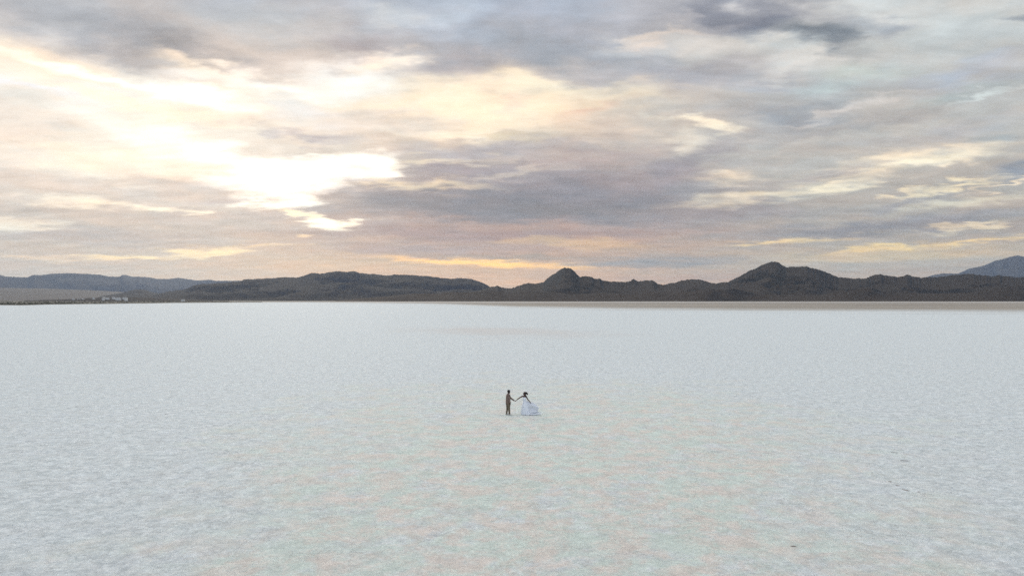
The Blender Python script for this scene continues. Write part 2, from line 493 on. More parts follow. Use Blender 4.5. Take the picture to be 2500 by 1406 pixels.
# dark scrubby shore at the left
m_shore, t, b = material('shore_soil')
g_ = t.new('ShaderNodeNewGeometry'); p = g_.outputs['Position']
n1 = t.noise(t.mapping(p, scale=(0.004, 0.02, 1)), 1.0, 7.0, 0.7)
t.put(b.inputs['Base Color'], t.mix(t.mapr(n1, 0.36, 0.64), (0.075, 0.068, 0.052), (0.20, 0.185, 0.155)))
b.inputs['Roughness'].default_value = 0.95
bm = bmesh.new()
top, bot = [], []
M = 90
for i in range(M + 1):
    px = -420 + (640 + 420) * i / M
    kk = max(0.0, min(1.0, (px - 60) / 520.0))
    near = 745.2 - 7.2 * kk ** 0.8 + 0.9 * noise.noise(Vector((px * 0.013, 3.3, 0)))
    near = max(near, 736.3)
    far_ = 735.6
    pn, pf = ground_at(px, near), ground_at(px, min(far_, near - 0.25))
    row = []
    for j in range(7):
        q = pn.lerp(pf, j / 6)
        row.append(bm.verts.new((q.x, q.y, 0.14 + 1.2 * math.sin(PI * min(1, j / 6)) * (0.5 + 0.5 * noise.noise(q * 0.004)))))
    top.append(row)
for a_, b_ in zip(top, top[1:]):
    for j in range(6): bm.faces.new((a_[j], b_[j], b_[j + 1], a_[j + 1]))
tag(obj('shore', bm, m_shore), 'dark low shore across the left edge of the salt', kind='structure')

# scrub on the shore: nobody could count it
m_scrub, t, b = material('scrub_leaves')
g_ = t.new('ShaderNodeNewGeometry')
t.put(b.inputs['Base Color'], t.mix(t.noise(g_.outputs['Position'], 0.05, 4.0), (0.035, 0.038, 0.026), (0.10, 0.095, 0.065)))
b.inputs['Roughness'].default_value = 0.9
bm = bmesh.new()
for i in range(2600):
    px = random.uniform(-400, 560)
    lim = 744.2 - 6.6 * max(0, min(1, (px - 60) / 420)) ** 0.8
    py = random.uniform(735.4, max(735.8, lim))
    q = ground_at(px, py)
    r = random.uniform(0.5, 1.5)
    res = bmesh.ops.create_icosphere(bm, subdivisions=1, radius=1.0, matrix=Matrix.Translation((q.x, q.y, 0.3 + r * .4)) @ Matrix.Diagonal((r * random.uniform(1, 2.6), r * 1.4, r * random.uniform(.6, 1), 1)))
    for v in res['verts']: v.co += Vector((random.uniform(-.2, .2), random.uniform(-.2, .2), random.uniform(-.2, .2)))
tag(obj('scrub', bm, m_scrub, smooth=False), 'low dark desert scrub along the left shore', kind='stuff')

# ================================================================== HILLS
def hill_mat(name, dark, mid, tan, sc=1.0):
    m, t, b = material(name)
    g = t.new('ShaderNodeNewGeometry'); p = g.outputs['Position']
    n1 = t.noise(t.mapping(p, scale=(0.0012 * sc, 0.0012 * sc, 0.004 * sc)), 1.0, 8.0, 0.65)
    n2 = t.noise(p, 0.011 * sc, 8.0, 0.72)
    c = t.mix(t.mapr(n1, 0.43, 0.57), dark, mid)
    c = t.mix(t.mapr(n2, 0.50, 0.64, 0.0, 0.75), c, tan)
    # rock shows on steep ground, gravel gathers on the gentle aprons
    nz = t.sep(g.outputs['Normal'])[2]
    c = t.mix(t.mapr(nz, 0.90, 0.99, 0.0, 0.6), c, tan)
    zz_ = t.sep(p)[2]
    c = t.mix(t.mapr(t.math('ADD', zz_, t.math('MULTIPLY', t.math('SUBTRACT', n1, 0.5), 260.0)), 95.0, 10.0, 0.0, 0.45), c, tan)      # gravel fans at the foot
    t.put(b.inputs['Base Color'], c); b.inputs['Roughness'].default_value = 0.95
    b.inputs['Specular IOR Level'].default_value = 0.1
    bump(t, b, t.noise(p, 0.02 * sc, 9.0, 0.7), 0.8, 9.0 / sc)
    return m

def interp(tab, x):
    if x <= tab[0][0]: return tab[0][1]
    for (a, ya), (b_, yb) in zip(tab, tab[1:]):
        if x <= b_: return ya + (yb - ya) * (x - a) / (b_ - a)
    return tab[-1][1]

def hills(name, prof, Yfront, Yridge, Yback, mat, label, seed, step=2.0, rows=40, power=1.35, rough=0.16, jag=0.7, freq=1.0):
    """terrain whose crest, seen from the salt, follows prof; the crest lies at Yridge, the foot at Yfront"""
    bm = bmesh.new()
    x0, x1 = prof[0][0], prof[-1][0]
    n = int((x1 - x0) / step)
    grid = []
    for i in range(n + 1):
        px = x0 + (x1 - x0) * i / n
        j1 = noise.fractal(Vector((px * 0.05, seed, 0)), 0.9, 2.0, 4) * jag + noise.fractal(Vector((px * 0.22, seed + 4, 0)), 0.6, 2.0, 3) * jag * 1.1
        py = interp(prof, px) + j1
        wav = 1 + 0.10 * noise.noise(Vector((px * 0.006, seed + 5, 0)))
        Yr = Yridge * wav
        foot = Yfront * (1 + 0.08 * noise.fractal(Vector((px * 0.004, seed + 9, 0)), 1, 2, 3))
        H = max(0.0, at(px, py, Yr).z)
        u = ray(px, HOR).x
        colm = []
        for j in range(rows + 1):
            tt = j / rows * 1.55
            if tt <= 1: Y = foot + (Yr - foot) * tt
            else: Y = Yr + (Yback - Yr) * (tt - 1) / .55
            # spurs: the slope borrows the height of its neighbours, so shoulders wander sideways
            sh = 60 * noise.noise(Vector((px * 0.010, tt * 2.2, seed + 2)))
            Hs = H
            if tt < 1:
                Hn = max(0.0, at(px + sh * (1 - tt), interp(prof, px + sh * (1 - tt)), Yr).z)
                Hs = H * tt + Hn * (1 - tt)
                sfall = tt ** power
            else:
                sfall = max(0.0, 1 - ((tt - 1) / .55)) ** 1.2
            q = Vector((u * Y, Y, 0))
            rid = noise.ridged_multi_fractal(q * (0.0011 * freq) + Vector((seed, 0, 0)), 0.9, 2.1, 5, 1.0, 2.0) - 1.0
            fin = noise.fractal(q * (0.008 * freq), 0.8, 2.0, 4)
            env = math.sin(PI * min(1, tt)) if tt < 1 else 0.0
            z = Hs * sfall + env * Hs * (rough * rid + 0.09 * fin)
            if tt < 1: z = min(z, (0.05 + 0.93 * tt) * Hs * 1.0 + 0.0)   # nothing in front hides the crest
            z = max(z, -1.0) if 0 < j < rows else -4.0
            colm.append(bm.verts.new((q.x, q.y, z)))
        grid.append(colm)
    for a_, b_ in zip(grid, grid[1:]):
        for j in range(rows): bm.faces.new((a_[j], b_[j], b_[j + 1], a_[j + 1]))
    o = obj(name, bm, mat)
    tag(o, label, kind='structure')
    return o

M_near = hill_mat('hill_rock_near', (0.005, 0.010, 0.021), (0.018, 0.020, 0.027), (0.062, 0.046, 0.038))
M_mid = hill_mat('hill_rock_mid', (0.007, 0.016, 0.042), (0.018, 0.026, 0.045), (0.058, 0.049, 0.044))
M_far = hill_mat('hill_rock_far_hazed', (0.020, 0.045, 0.100), (0.038, 0.062, 0.11), (0.08, 0.085, 0.11), .4)  # blue of the distance haze is painted into this rock colour
M_apron = hill_mat('gravel_apron', (0.11, 0.10, 0.095), (0.15, 0.135, 0.125), (0.19, 0.165, 0.15), .5)

P_main = [(1090, 728), (1150, 716), (1185, 704), (1200, 699), (1216, 697), (1232, 703), (1248, 704), (1262, 698), (1278, 693), (1290, 689), (1304, 692), (1316, 690), (1326, 688),
          (1336, 678), (1350, 669), (1362, 661), (1370, 655), (1378, 652.5), (1392, 653), (1400, 658), (1408, 667), (1416, 676), (1424, 673.5), (1438, 673), (1450, 678), (1458, 681), (1463, 678), (1470, 684),
          (1490, 686), (1510, 687), (1526, 688), (1538, 685), (1547, 678.5), (1556, 685), (1568, 685), (1578, 682.5), (1594, 683), (1604, 690), (1616, 694.5), (1632, 691), (1650, 688), (1664, 684), (1680, 681.5), (1697, 679.5),
          (1714, 682), (1730, 688), (1748, 692.5), (1762, 688), (1778, 687), (1800, 676), (1822, 664), (1844, 653), (1864, 644), (1880, 638), (1898, 637), (1908, 644), (1922, 650.5), (1940, 649.5), (1960, 648.5),
          (1982, 651), (2000, 656), (2024, 666), (2048, 676), (2070, 677.5), (2100, 679.5), (2114, 678), (2130, 672), (2150, 667), (2160, 671), (2176, 673), (2194, 674), (2216, 669), (2236, 675), (2260, 676),
          (2290, 675), (2330, 670), (2365, 667), (2400, 670.5), (2425, 673), (2438, 669), (2450, 673), (2480, 676), (2500, 675), (2560, 668), (2640, 660), (2760, 672), (2900, 690), (3000, 715)]
P_mid = [(300, 733), (340, 729), (370, 722), (396, 714), (430, 708), (452, 706), (462, 700), (476, 694), (500, 692), (530, 690), (560, 688), (588, 684), (598, 680.5), (640, 679), (680, 677), (700, 675), (724, 676.5),
         (745, 670), (762, 665), (780, 667), (800, 663), (826, 659.5), (842, 662), (864, 659.5), (878, 664.5), (900, 667.5), (908, 666), (924, 669.5), (944, 671.5), (964, 669), (990, 669), (1020, 671),
         (1050, 673), (1075, 676), (1098, 679), (1116, 677.5), (1130, 677), (1150, 680), (1168, 685), (1182, 691), (1196, 699), (1220, 708), (1260, 718), (1330, 730)]
P_farleft = [(-420, 690), (-300, 676), (-180, 664), (-60, 662), (0, 669), (12, 673), (30, 674), (66, 675), (80, 669), (108, 669), (124, 666), (164, 664.5), (200, 666), (244, 668.5), (266, 673), (290, 673.5), (302, 668),
             (322, 673.5), (350, 674), (372, 676.5), (384, 679.5), (412, 679), (438, 676.5), (462, 680), (480, 683), (514, 681.5), (530, 684), (580, 683.5), (640, 686), (720, 700), (800, 720)]
P_farright = [(2190, 705), (2230, 684), (2256, 676), (2280, 669), (2304, 665), (2340, 666), (2352, 660), (2370, 652), (2388, 649), (2404, 645), (2430, 633), (2450, 629), (2470, 623), (2486, 620), (2500, 623), (2540, 632), (2620, 622), (2700, 640), (2800, 668), (2900, 700)]

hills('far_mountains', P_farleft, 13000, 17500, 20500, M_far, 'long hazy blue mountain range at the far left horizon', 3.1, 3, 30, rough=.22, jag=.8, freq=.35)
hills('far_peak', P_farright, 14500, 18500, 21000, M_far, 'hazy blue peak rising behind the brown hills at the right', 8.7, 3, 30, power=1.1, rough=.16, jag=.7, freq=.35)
P_apron = [(-420, 712), (-200, 706), (0, 702), (120, 704), (240, 709), (330, 714), (430, 722), (520, 730)]
hills('gravel_apron', P_apron, 7500, 12500, 14500, M_apron, 'pale gravel apron sloping up to the far left mountains', 5.5, 8, 20, power=1.0, rough=.04, jag=.2, freq=.5)
P_knoll = [(130, 731), (200, 727), (250, 722), (290, 716), (318, 709), (330, 706.5), (350, 706), (362, 710), (376, 714), (400, 717), (440, 724), (480, 731)]
hills('knoll', P_knoll, 7200, 9000, 10000, M_mid, 'small dark knoll left of the central ridge', 2.2, 3, 20, power=1.1, rough=.08, jag=.3)
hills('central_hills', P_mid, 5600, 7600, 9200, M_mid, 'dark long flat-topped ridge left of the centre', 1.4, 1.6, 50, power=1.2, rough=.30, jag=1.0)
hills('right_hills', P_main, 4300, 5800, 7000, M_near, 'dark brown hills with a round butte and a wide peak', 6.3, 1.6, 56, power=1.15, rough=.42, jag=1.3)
P_foot = [(820, 733), (900, 727), (960, 721), (1010, 716), (1060, 716), (1100, 712), (1140, 713), (1185, 709), (1240, 713), (1290, 709), (1340, 712), (1400, 718), (1460, 714), (1540, 719), (1600, 711), (1660, 713),
          (1715, 706), (1740, 704), (1762, 708), (1790, 703), (1812, 708), (1850, 716), (1920, 722), (2000, 719), (2060, 711), (2100, 705), (2128, 701), (2150, 708), (2200, 714), (2280, 716), (2360, 714), (2400, 708), (2440, 702), (2480, 696), (2520, 690), (2600, 684), (2700, 690), (2850, 712), (2950, 728)]
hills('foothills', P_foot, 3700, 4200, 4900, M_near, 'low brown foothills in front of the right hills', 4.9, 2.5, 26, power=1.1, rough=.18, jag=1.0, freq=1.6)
P_town = [(60, 733.2), (150, 730.5), (220, 727), (280, 724.5), (330, 725), (400, 728), (470, 731.5), (520, 733)]
hills('town_slope', P_town, 3300, 4300, 5000, M_mid, 'low olive slope carrying the distant town', 7.7, 3, 18, power=1.0, rough=.05, jag=.2)

# ================================================================== DISTANT TOWN
def flat_mat(name, c, rough=.7, var=0.15, sc=3.0):
    m, t, b = material(name)
    g = t.new('ShaderNodeTexCoord')
    n = t.noise(g.outputs['Object'], sc, 5.0, .6)
    t.put(b.inputs['Base Color'], t.vmath('SCALE', t.mix(0.0, c, c), scale=t.math('ADD', 1 - var, t.math('MULTIPLY', n, 2 * var))))
    b.inputs['Roughness'].default_value = rough
    return m
M_white = flat_mat('pale_wall', (.86, .84, .80)); M_roof = flat_mat('grey_roof', (.42, .40, .38)); M_dark = flat_mat('dark_opening', (.05, .05, .06))
def box(bm, x0, x1, y0, y1, z0, z1):
    bmesh.ops.create_cube(bm, size=1, matrix=Matrix.Translation(((x0 + x1) / 2, (y0 + y1) / 2, (z0 + z1) / 2)) @ Matrix.Diagonal((x1 - x0, y1 - y0, z1 - z0, 1)))
def house(px, py, Y, w, d, h, label):
    p0 = at(px, py, Y)
    e = empty('distant_building', (p0.x, p0.y, p0.z), random.uniform(-.4, .4))
    tag(e, label, 'building', 'pale buildings of the distant town')
    bm = bmesh.new(); box(bm, -w / 2, w / 2, -d / 2, d / 2, -8, h); obj('wall', bm, M_white, e, False)
    bm = bmesh.new()
    a, c = w / 2 + .4, d / 2 + .4
    vs_ = [bm.verts.new(v) for v in ((-a, -c, h + .01), (a, -c, h + .01), (a, c, h + .01), (-a, c, h + .01), (-a, 0, h + d * .18), (a, 0, h + d * .18))]
    for f in ((0, 1, 5, 4), (2, 3, 4, 5), (3, 0, 4), (1, 2, 5), (3, 2, 1, 0)): bm.faces.new([vs_[i] for i in f])
    obj('roof', bm, M_roof, e, False)
    for k in (-.28, .28):
        bm = bmesh.new(); box(bm, w * k - 1, w * k + 1, -d / 2 - .05, -d / 2 + .2, h * .35, h * .75); obj('window', bm, M_dark, e, False)
TL = 'tiny pale building among the distant town houses at the left shore'
random.seed(21)
for i in range(17):
    px = random.choice([random.gauss(268, 26), random.uniform(170, 300)])
    px = max(165, min(302, px))
    py = 727.5 + 2.5 * random.random() + (1.5 if px < 220 else 0)
    house(px, py, 3900 - random.uniform(0, 300), random.uniform(7, 13), random.uniform(8, 12), random.uniform(3.2, 4.8), TL)
house(308, 730.6, 3500, 12, 10, 9, 'brightest pale building standing alone at the right end of the town')
house(289, 730.0, 3600, 24, 12, 6, 'longest pale building low in the middle of the distant town')
house(447, 734.2, 3250, 16, 10, 5, 'lone white shed on the shoreline below the central ridge')

# ================================================================== HAZE
m = bpy.data.materials.new('haze_air'); m.use_nodes = True; t = NT(m.node_tree)
pv = t.new('ShaderNodeVolumePrincipled'); o_ = t.new('ShaderNodeOutputMaterial')
pv.inputs['Color'].default_value = (0.72, 0.84, 1.0, 1); pv.inputs['Density'].default_value = 1.9e-5
pv.inputs['Anisotropy'].default_value = 0.45; pv.inputs['Density Attribute'].default_value = ''
t.l.new(pv.outputs[0], o_.inputs['Volume'])
bm = bmesh.new(); box(bm, -27500, 27500, -27000, 27200, -6, 1500)
tag(obj('haze', bm, m, smooth=False), 'thin blue haze between the salt flat and the mountains', kind='stuff')

# ================================================================== CRUST SHARDS ON THE SALT
M_shard = flat_mat('dark_crust', (.30, .235, .20), .9, .4, 20)
def shard(px, py, wpx, label, ang=0.0, hpx=1.2):
    g0 = ground_at(px, py); k = g0.y / F
    L = wpx * k
    bm = bmesh.new()
    n = 9
    rows = []
    for i in range(n):
        tt = i / (n - 1) - .5
        wv = .5 * hpx * k * (1 - (2 * tt) ** 2) + .012
        yc = .05 * L * noise.noise(Vector((tt * 4, px, 0)))
        h = .015 + (hpx * k * .6) * (1 - (2 * tt) ** 2) * (0.7 + .5 * noise.noise(Vector((tt * 6, px, 4))))
        rows.append([(tt * L, yc - wv, -.01), (tt * L, yc - wv * .7, h), (tt * L, yc + wv * .6, h * .8), (tt * L, yc + wv * 3, -.01)])
    loft(bm, rows)
    o = obj('crust_shard', bm, M_shard, None, False)
    o.location = (g0.x, g0.y, 0); o.rotation_euler = (0, 0, math.radians(ang))
    tag(o, label, 'crust shard', 'dark crust shards sticking out of the salt')
shard(405, 1010.5, 8, 'small dark crust shard alone on the blue-white salt far left of the couple')
shard(2183, 1104.5, 14, 'thin dark crust shard, upper one right of the stained salt', -25, 1.0)
shard(2208, 1124, 18, 'faint long crust sliver just below the upper right shard', -20, .9)
shard(2173, 1175.5, 9, 'stubby dark crust shard at the left end of the right-hand row', 0, 1.8)
shard(2192, 1185, 10, 'second crust shard from the left of the right-hand row', -20, 1.1)
shard(2211, 1196, 17, 'longest slanted dark crust shard, in the middle of the right-hand row', -58, 1.3)
shard(2243, 1200.5, 7, 'short dark crust shard at the right end of the right-hand row', 0, 1.3)
shard(1937, 1333, 13, 'dark flat crust shard alone near the bottom right', -15, 1.6)
shard(2443, 1051, 12, 'faint crust shard near the right edge, higher than the other right ones', -10, .9)

# ================================================================== PEOPLE
KM = YP / F * 1.0                            # metres per photo pixel at the couple
M_skin = flat_mat('brown_skin', (.10, .055, .042), .5, .12, 9)
M_skin2 = flat_mat('warm_brown_skin', (.095, .045, .035), .5, .12, 9)
M_hair = flat_mat('dark_hair', (.012, .010, .010), .5, .3, 40)
M_hair2 = flat_mat('dark_red_hair', (.014, .007, .006), .5, .4, 40)
M_jacket = flat_mat('brown_jacket', (.20, .14, .115), .85, .12, 30)
M_trous = flat_mat('khaki_trousers', (.165, .13, .088), .85, .12, 30)
M_shirt = flat_mat('white_shirt', (.72, .70, .68), .8, .05, 30)
M_shoe = flat_mat('pale_shoes', (.55, .50, .45), .6, .1, 30)
M_eye = flat_mat('eye_white', (.28, .25, .23), .3, .05, 30)
M_iris = flat_mat('dark_iris', (.02, .012, .01), .2, .05, 30)

def head_shape(bm, c, yaw, tilt, R=0.108):
    """skull, jaw, nose, lips, ears; faces local +x before the turn"""
    Rm = (Matrix.Rotation(yaw, 4, 'Z') @ Matrix.Rotation(tilt, 4, 'X'))
    T = Matrix.Translation(Vector(c)) @ Rm
    def e(p, r):
        bmesh.ops.create_uvsphere(bm, u_segments=18, v_segments=12, radius=1.0, matrix=T @ Matrix.Translation(p) @ Matrix.Diagonal((*r, 1)))
    e((-.010, 0, .035), (.098, .077, .088))
    e((.020, 0, -.035), (.068, .060, .072))
    e((.052, 0, -.082), (.030, .030, .024))
    e((.088, 0, .040), (.016, .046, .012))
    e((.096, 0, .000), (.018, .011, .026))
    e((.106, 0, -.016), (.013, .015, .010))
    e((.084, 0, -.048), (.012, .024, .007))
    e((.082, 0, -.058), (.012, .020, .007))
    for s_ in (-1, 1):
        e((-.005, s_ * .078, -.002), (.018, .009, .032))
        e((.066, s_ * .040, -.012), (.020, .018, .016))
    return T

def hand(bm, wrist, direc, palm_n, curl=0.35, sc=1.0, side=1):
    """palm, four unequal bent fingers and a thumb, from the wrist along direc"""
    d = Vector(direc).normalized(); n = Vector(palm_n); n = (n - d * n.dot(d)).normalized(); a = d.cross(n) * side
    w = Vector(wrist)
    for k in range(4):
        off = (k - 1.5) * .021 * sc
        limb(bm, [(w + d * .015 + a * off * .6, .015 * sc), (w + d * .088 * sc + a * off, .0125 * sc)], 8)
        L = (.070, .080, .075, .058)[k] * sc
        b0 = w + d * .088 * sc + a * off
        c1 = d * math.cos(curl) + n * math.sin(curl)
        c2 = d * math.cos(curl * 2.3) + n * math.sin(curl * 2.3)
        b1 = b0 + c1 * L * .5; b2 = b1 + c2 * L * .5
        limb(bm, [(b0, .0100 * sc), (b1, .0090 * sc), (b2, .0078 * sc)], 8)
    th = w + d * .03 * sc - a * .028 * sc
    limb(bm, [(th, .014 * sc), (th + d * .03 * sc - a * .020 * sc + n * .008, .0115 * sc), (th + d * .062 * sc - a * .022 * sc + n * .022, .009 * sc)], 8)

def oval(c, rx, ry, rot=0.0, n=28, f=None):
    out = []
    for i in range(n):
        a = 2 * PI * i / n
        k = f(a) if f else 1.0
        x_, y_ = rx * math.cos(a) * k, ry * math.sin(a) * k
        out.append(Vector((c[0] + x_ * math.cos(rot) - y_ * math.sin(rot), c[1] + x_ * math.sin(rot) + y_ * math.cos(rot), c[2])))
    return out

feet = ground_at(1240.5, 1012.5)
# everything of the man in metres from his feet: +x is to the right, +y away from the camera
man = empty('person', (feet.x, feet.y, 0)); tag(man, 'bearded man in brown jacket and khaki trousers holding the hand of the woman in white', 'person', 'couple on the salt flat')
HM = Vector((.515, .10, .985))                # where the two hands meet
YAW = math.radians(28)                        # he faces right and slightly away
def R_(v, yaw=YAW):
    return Vector((v[0] * math.cos(yaw) - v[1] * math.sin(yaw), v[0] * math.sin(yaw) + v[1] * math.cos(yaw), v[2]))
# joints (x forward, y to his left)
hipL, hipR = R_((0, .09, .90)), R_((0, -.09, .90))
kneL, kneR = Vector((-.055, .08, .50)), Vector((.07, -.09, .50))
ankL, ankR = Vector((-.105, .07, .09)), Vector((.095, -.10, .09))
chest = R_((.01, 0, 1.25)); shL, shR = R_((.02, .185, 1.43)), R_((.0, -.185, 1.43))
neck = R_((.02, 0, 1.50)); head = R_((.065, 0, 1.64))
elL = Vector((.26, .17, 1.13)); wrL = Vector((.45, .115, 1.015))
elR = R_((-.05, -.235, 1.14)); wrR = R_((.02, -.245, .90))
bm = bmesh.new()
limb(bm, [(R_((0, 0, .93)), .13), (R_((0, 0, 1.08)), .115), (chest, .125), (R_((.01, 0, 1.38)), .11)])
limb(bm, [(shL, .06), (R_((.01, 0, 1.43)), .085), (shR, .06)])
limb(bm, [(R_((0, 0, 1.42)), .065), (neck, .058), (R_((.045, 0, 1.57)), .056)])
for h_, k_, a_ in ((hipL, kneL, ankL), (hipR, kneR, ankR)):
    limb(bm, [(h_, .085), (h_.lerp(k_, .5), .072), (k_, .052), (k_.lerp(a_, .3), .055), (a_, .034)])
    limb(bm, [(a_ + Vector((0, 0, -.03)), .034), (a_ + R_((.13, 0, -.055)), .028), (a_ + R_((.18, 0, -.065)), .02)])
limb(bm, [(shL, .055), (elL, .040), (elL.lerp(wrL, .35), .038), (wrL, .026)])
limb(bm, [(shR, .055), (elR, .040), (elR.lerp(wrR, .35), .038), (wrR, .026)])
TM = head_shape(bm, head, YAW + math.radians(6), 0)
hand(bm, wrL, HM - wrL, (0, 0, 1), .55, 1.0, 1)
hand(bm, wrR, (.06, .02, -1), (.25, 1, 0), .3, 1.0, -1)
body = fuse(obj('body', bm, M_skin, man), .0065, 3)

# eyes, hair and beard
def on_head(T, name, mat, parent, parts, voxel=None):
    bm = bmesh.new()
    for p_, r_ in parts:
        bmesh.ops.create_uvsphere(bm, u_segments=16, v_segments=10, radius=1.0, matrix=T @ Matrix.Translation(p_) @ Matrix.Diagonal((*r_, 1)))
    o = obj(name, bm, mat, parent)
    if voxel: fuse(o, voxel, 2)
    return o
for s_ in (-1, 1):
    ey = on_head(TM, 'eye', M_eye, man, [((.078, s_ * .031, .012), (.011, .012, .008))])
    on_head(TM, 'iris', M_iris, ey, [((.0868, s_ * .031, .012), (.0035, .006, .006))])
random.seed(4)
tuft = [((-.024, 0, .066), (.114, .096, .090)), ((.045, 0, .108), (.050, .062, .034)), ((-.07, 0, .01), (.050, .070, .07)), ((.01, .070, .035), (.045, .02, .04)), ((.01, -.070, .035), (.045, .02, .04))]
for i in range(46):
    a, b_ = random.uniform(0, 2 * PI), random.uniform(.25, 1.2)
    tuft.append(((-.024 + .108 * math.cos(a) * math.cos(b_), (.09) * math.sin(a) * math.cos(b_), .070 + .088 * math.sin(b_)), (.017, .017, .015)))
on_head(TM, 'hair', M_hair, man, tuft, .007)
on_head(TM, 'beard', M_hair, man, [((.054, 0, -.088), (.036, .034, .032)), ((.035, .042, -.060), (.036, .020, .035)), ((.035, -.042, -.060), (.036, .020, .035)), ((.093, 0, -.038), (.010, .026, .006)), ((.078, 0, -.075), (.018, .026, .016)),
                                   ((.005, .066, -.03), (.02, .013, .04)), ((.005, -.066, -.03), (.02, .013, .04))], .006)
# shirt
bm = bmesh.new()
rings = []
for z_, rx, ry, xo in ((.96, .125, .155, 0), (1.05, .120, .150, 0), (1.18, .130, .162, .01), (1.30, .138, .172, .012), (1.40, .118, .150, .012), (1.455, .08, .09, .014), (1.50, .068, .066, .02), (1.535, .069, .066, .03)):
    rings.append(oval(R_((xo, 0, z_)), rx, ry, YAW))
loft(bm, rings); obj('shirt', bm, M_shirt, man)
# trousers: waist and two tapering legs that break over the shoes
bm = bmesh.new()
limb(bm, [(R_((0, .03, 1.00)), .125), (R_((-.01, .06, .91)), .128), (R_((-.01, -.06, .91)), .128), (R_((0, -.03, 1.00)), .125)])
for h_, k_, a_ in ((hipL, kneL, ankL), (hipR, kneR, ankR)):
    limb(bm, [(h_, .116), (h_.lerp(k_, .5), .102), (k_, .078), (k_.lerp(a_, .5), .070), (a_ + Vector((0, 0, .05)), .062), (a_ + Vector((0, 0, .01)), .062)], 20)
tr = fuse(obj('trousers', bm, M_trous, man), .010, 4)
dt = bpy.data.textures.new('creases', 'CLOUDS'); dt.noise_scale = .07; dt.noise_depth = 3
dm_ = tr.modifiers.new('creases', 'DISPLACE'); dm_.texture = dt; dm_.strength = .018; dm_.mid_level = .5
for a_ in (ankL, ankR):
    bm = bmesh.new()
    o0 = Vector((a_.x, a_.y, 0))
    rings = []
    for s_, w_, h_ in ((-.085, .028, .07), (-.05, .040, .105), (.0, .042, .10), (.06, .043, .075), (.12, .046, .058), (.17, .040, .046), (.20, .020, .03)):
        rings.append([o0 + R_((s_, w_ * math.cos(q), .004 + h_ * .5 + h_ * .5 * math.sin(q))) for q in [2 * PI * k / 14 for k in range(14)]])
    loft(bm, rings); sh = obj('shoe', bm, M_shoe, man)
    bm = bmesh.new()
    loft(bm, [[o0 + R_((s_, w_ * math.cos(q), .010 + .010 * math.sin(q))) for q in [2 * PI * k / 12 for k in range(12)]] for s_, w_ in ((-.09, .03), (-.05, .045), (.06, .047), (.13, .050), (.18, .042), (.207, .02))])
    obj('sole', bm, M_shirt, sh)
# jacket: open at the front, one flap blown forward
bm = bmesh.new()
T_ = 0.035
def jring(z_, rx, ry, xo, gap):
    outer, inner = [], []
    n = 30
    for i in range(n + 1):
        a = gap + (2 * PI - 2 * gap) * i / n
        outer.append(R_((xo + rx * math.cos(a), ry * math.sin(a), z_)))
        inner.append(R_((xo + (rx - .012) * math.cos(a), (ry - .012) * math.sin(a), z_)))
    return outer + inner[::-1]
jr = [jring(.80, .162, .200, -.012, .95), jring(.90, .164, .202, -.008, .80), jring(1.02, .160, .204, 0, .62), jring(1.15, .160, .205, .008, .50), jring(1.28, .166, .215, .010, .42),
      jring(1.38, .150, .200, .010, .45), jring(1.44, .112, .165, .008, .55), jring(1.480, .090, .120, .010, .7), jring(1.52, .082, .084, .016, .85)]
loft(bm, jr)
obj('jacket', bm, M_jacket, man)
def sleeve(pts):
    bm = bmesh.new(); limb(bm, pts, 18)
    o = fuse(obj('sleeve', bm, M_jacket, man), .010, 3)
    d_ = o.modifiers.new('creases', 'DISPLACE'); d_.texture = dt; d_.strength = .014; d_.mid_level = .5
sleeve([(shL + R_((.015, -.045, -.02)), .072), (shL.lerp(elL, .5), .068), (elL, .059), (elL.lerp(wrL, .5), .053), (elL.lerp(wrL, .88), .045)])
sleeve([(shR + R_((0, .03, -.01)), .076), (shR.lerp(elR, .5), .068), (elR, .060), (elR.lerp(wrR, .5), .053), (elR.lerp(wrR, .90), .046)])
bm = bmesh.new()                              # left front panel lifted by the wind
rr = []
for z_, x_, w_ in ((1.30, .150, .03), (1.18, .165, .06), (1.05, .190, .085), (.93, .255, .13), (.82, .31, .15)):
    rr.append([R_((x_ - w_, .07, z_)), R_((x_ - w_ * .4, .10, z_)), R_((x_, .09 + .02, z_)), R_((x_, .102 + .02, z_)), R_((x_ - w_ * .4, .114, z_)), R_((x_ - w_, .086, z_))])
loft(bm, rr); tag(obj('jacket_flap', bm, flat_mat('dark_lining', (.05, .035, .03), .8, .1, 20), man, False), 'dark lined jacket front blown open')
bm = bmesh.new()                              # collar
loft(bm, [oval(R_((.02, 0, 1.50)), .078, .078, YAW), oval(R_((.012, 0, 1.545)), .066, .066, YAW)]); obj('collar', bm, M_jacket, man)
bm = bmesh.new()
loft(bm, [oval(R_((0, 0, 1.005)), .128, .130, YAW), oval(R_((0, 0, 1.04)), .128, .130, YAW)]); obj('belt', bm, M_hair, man)

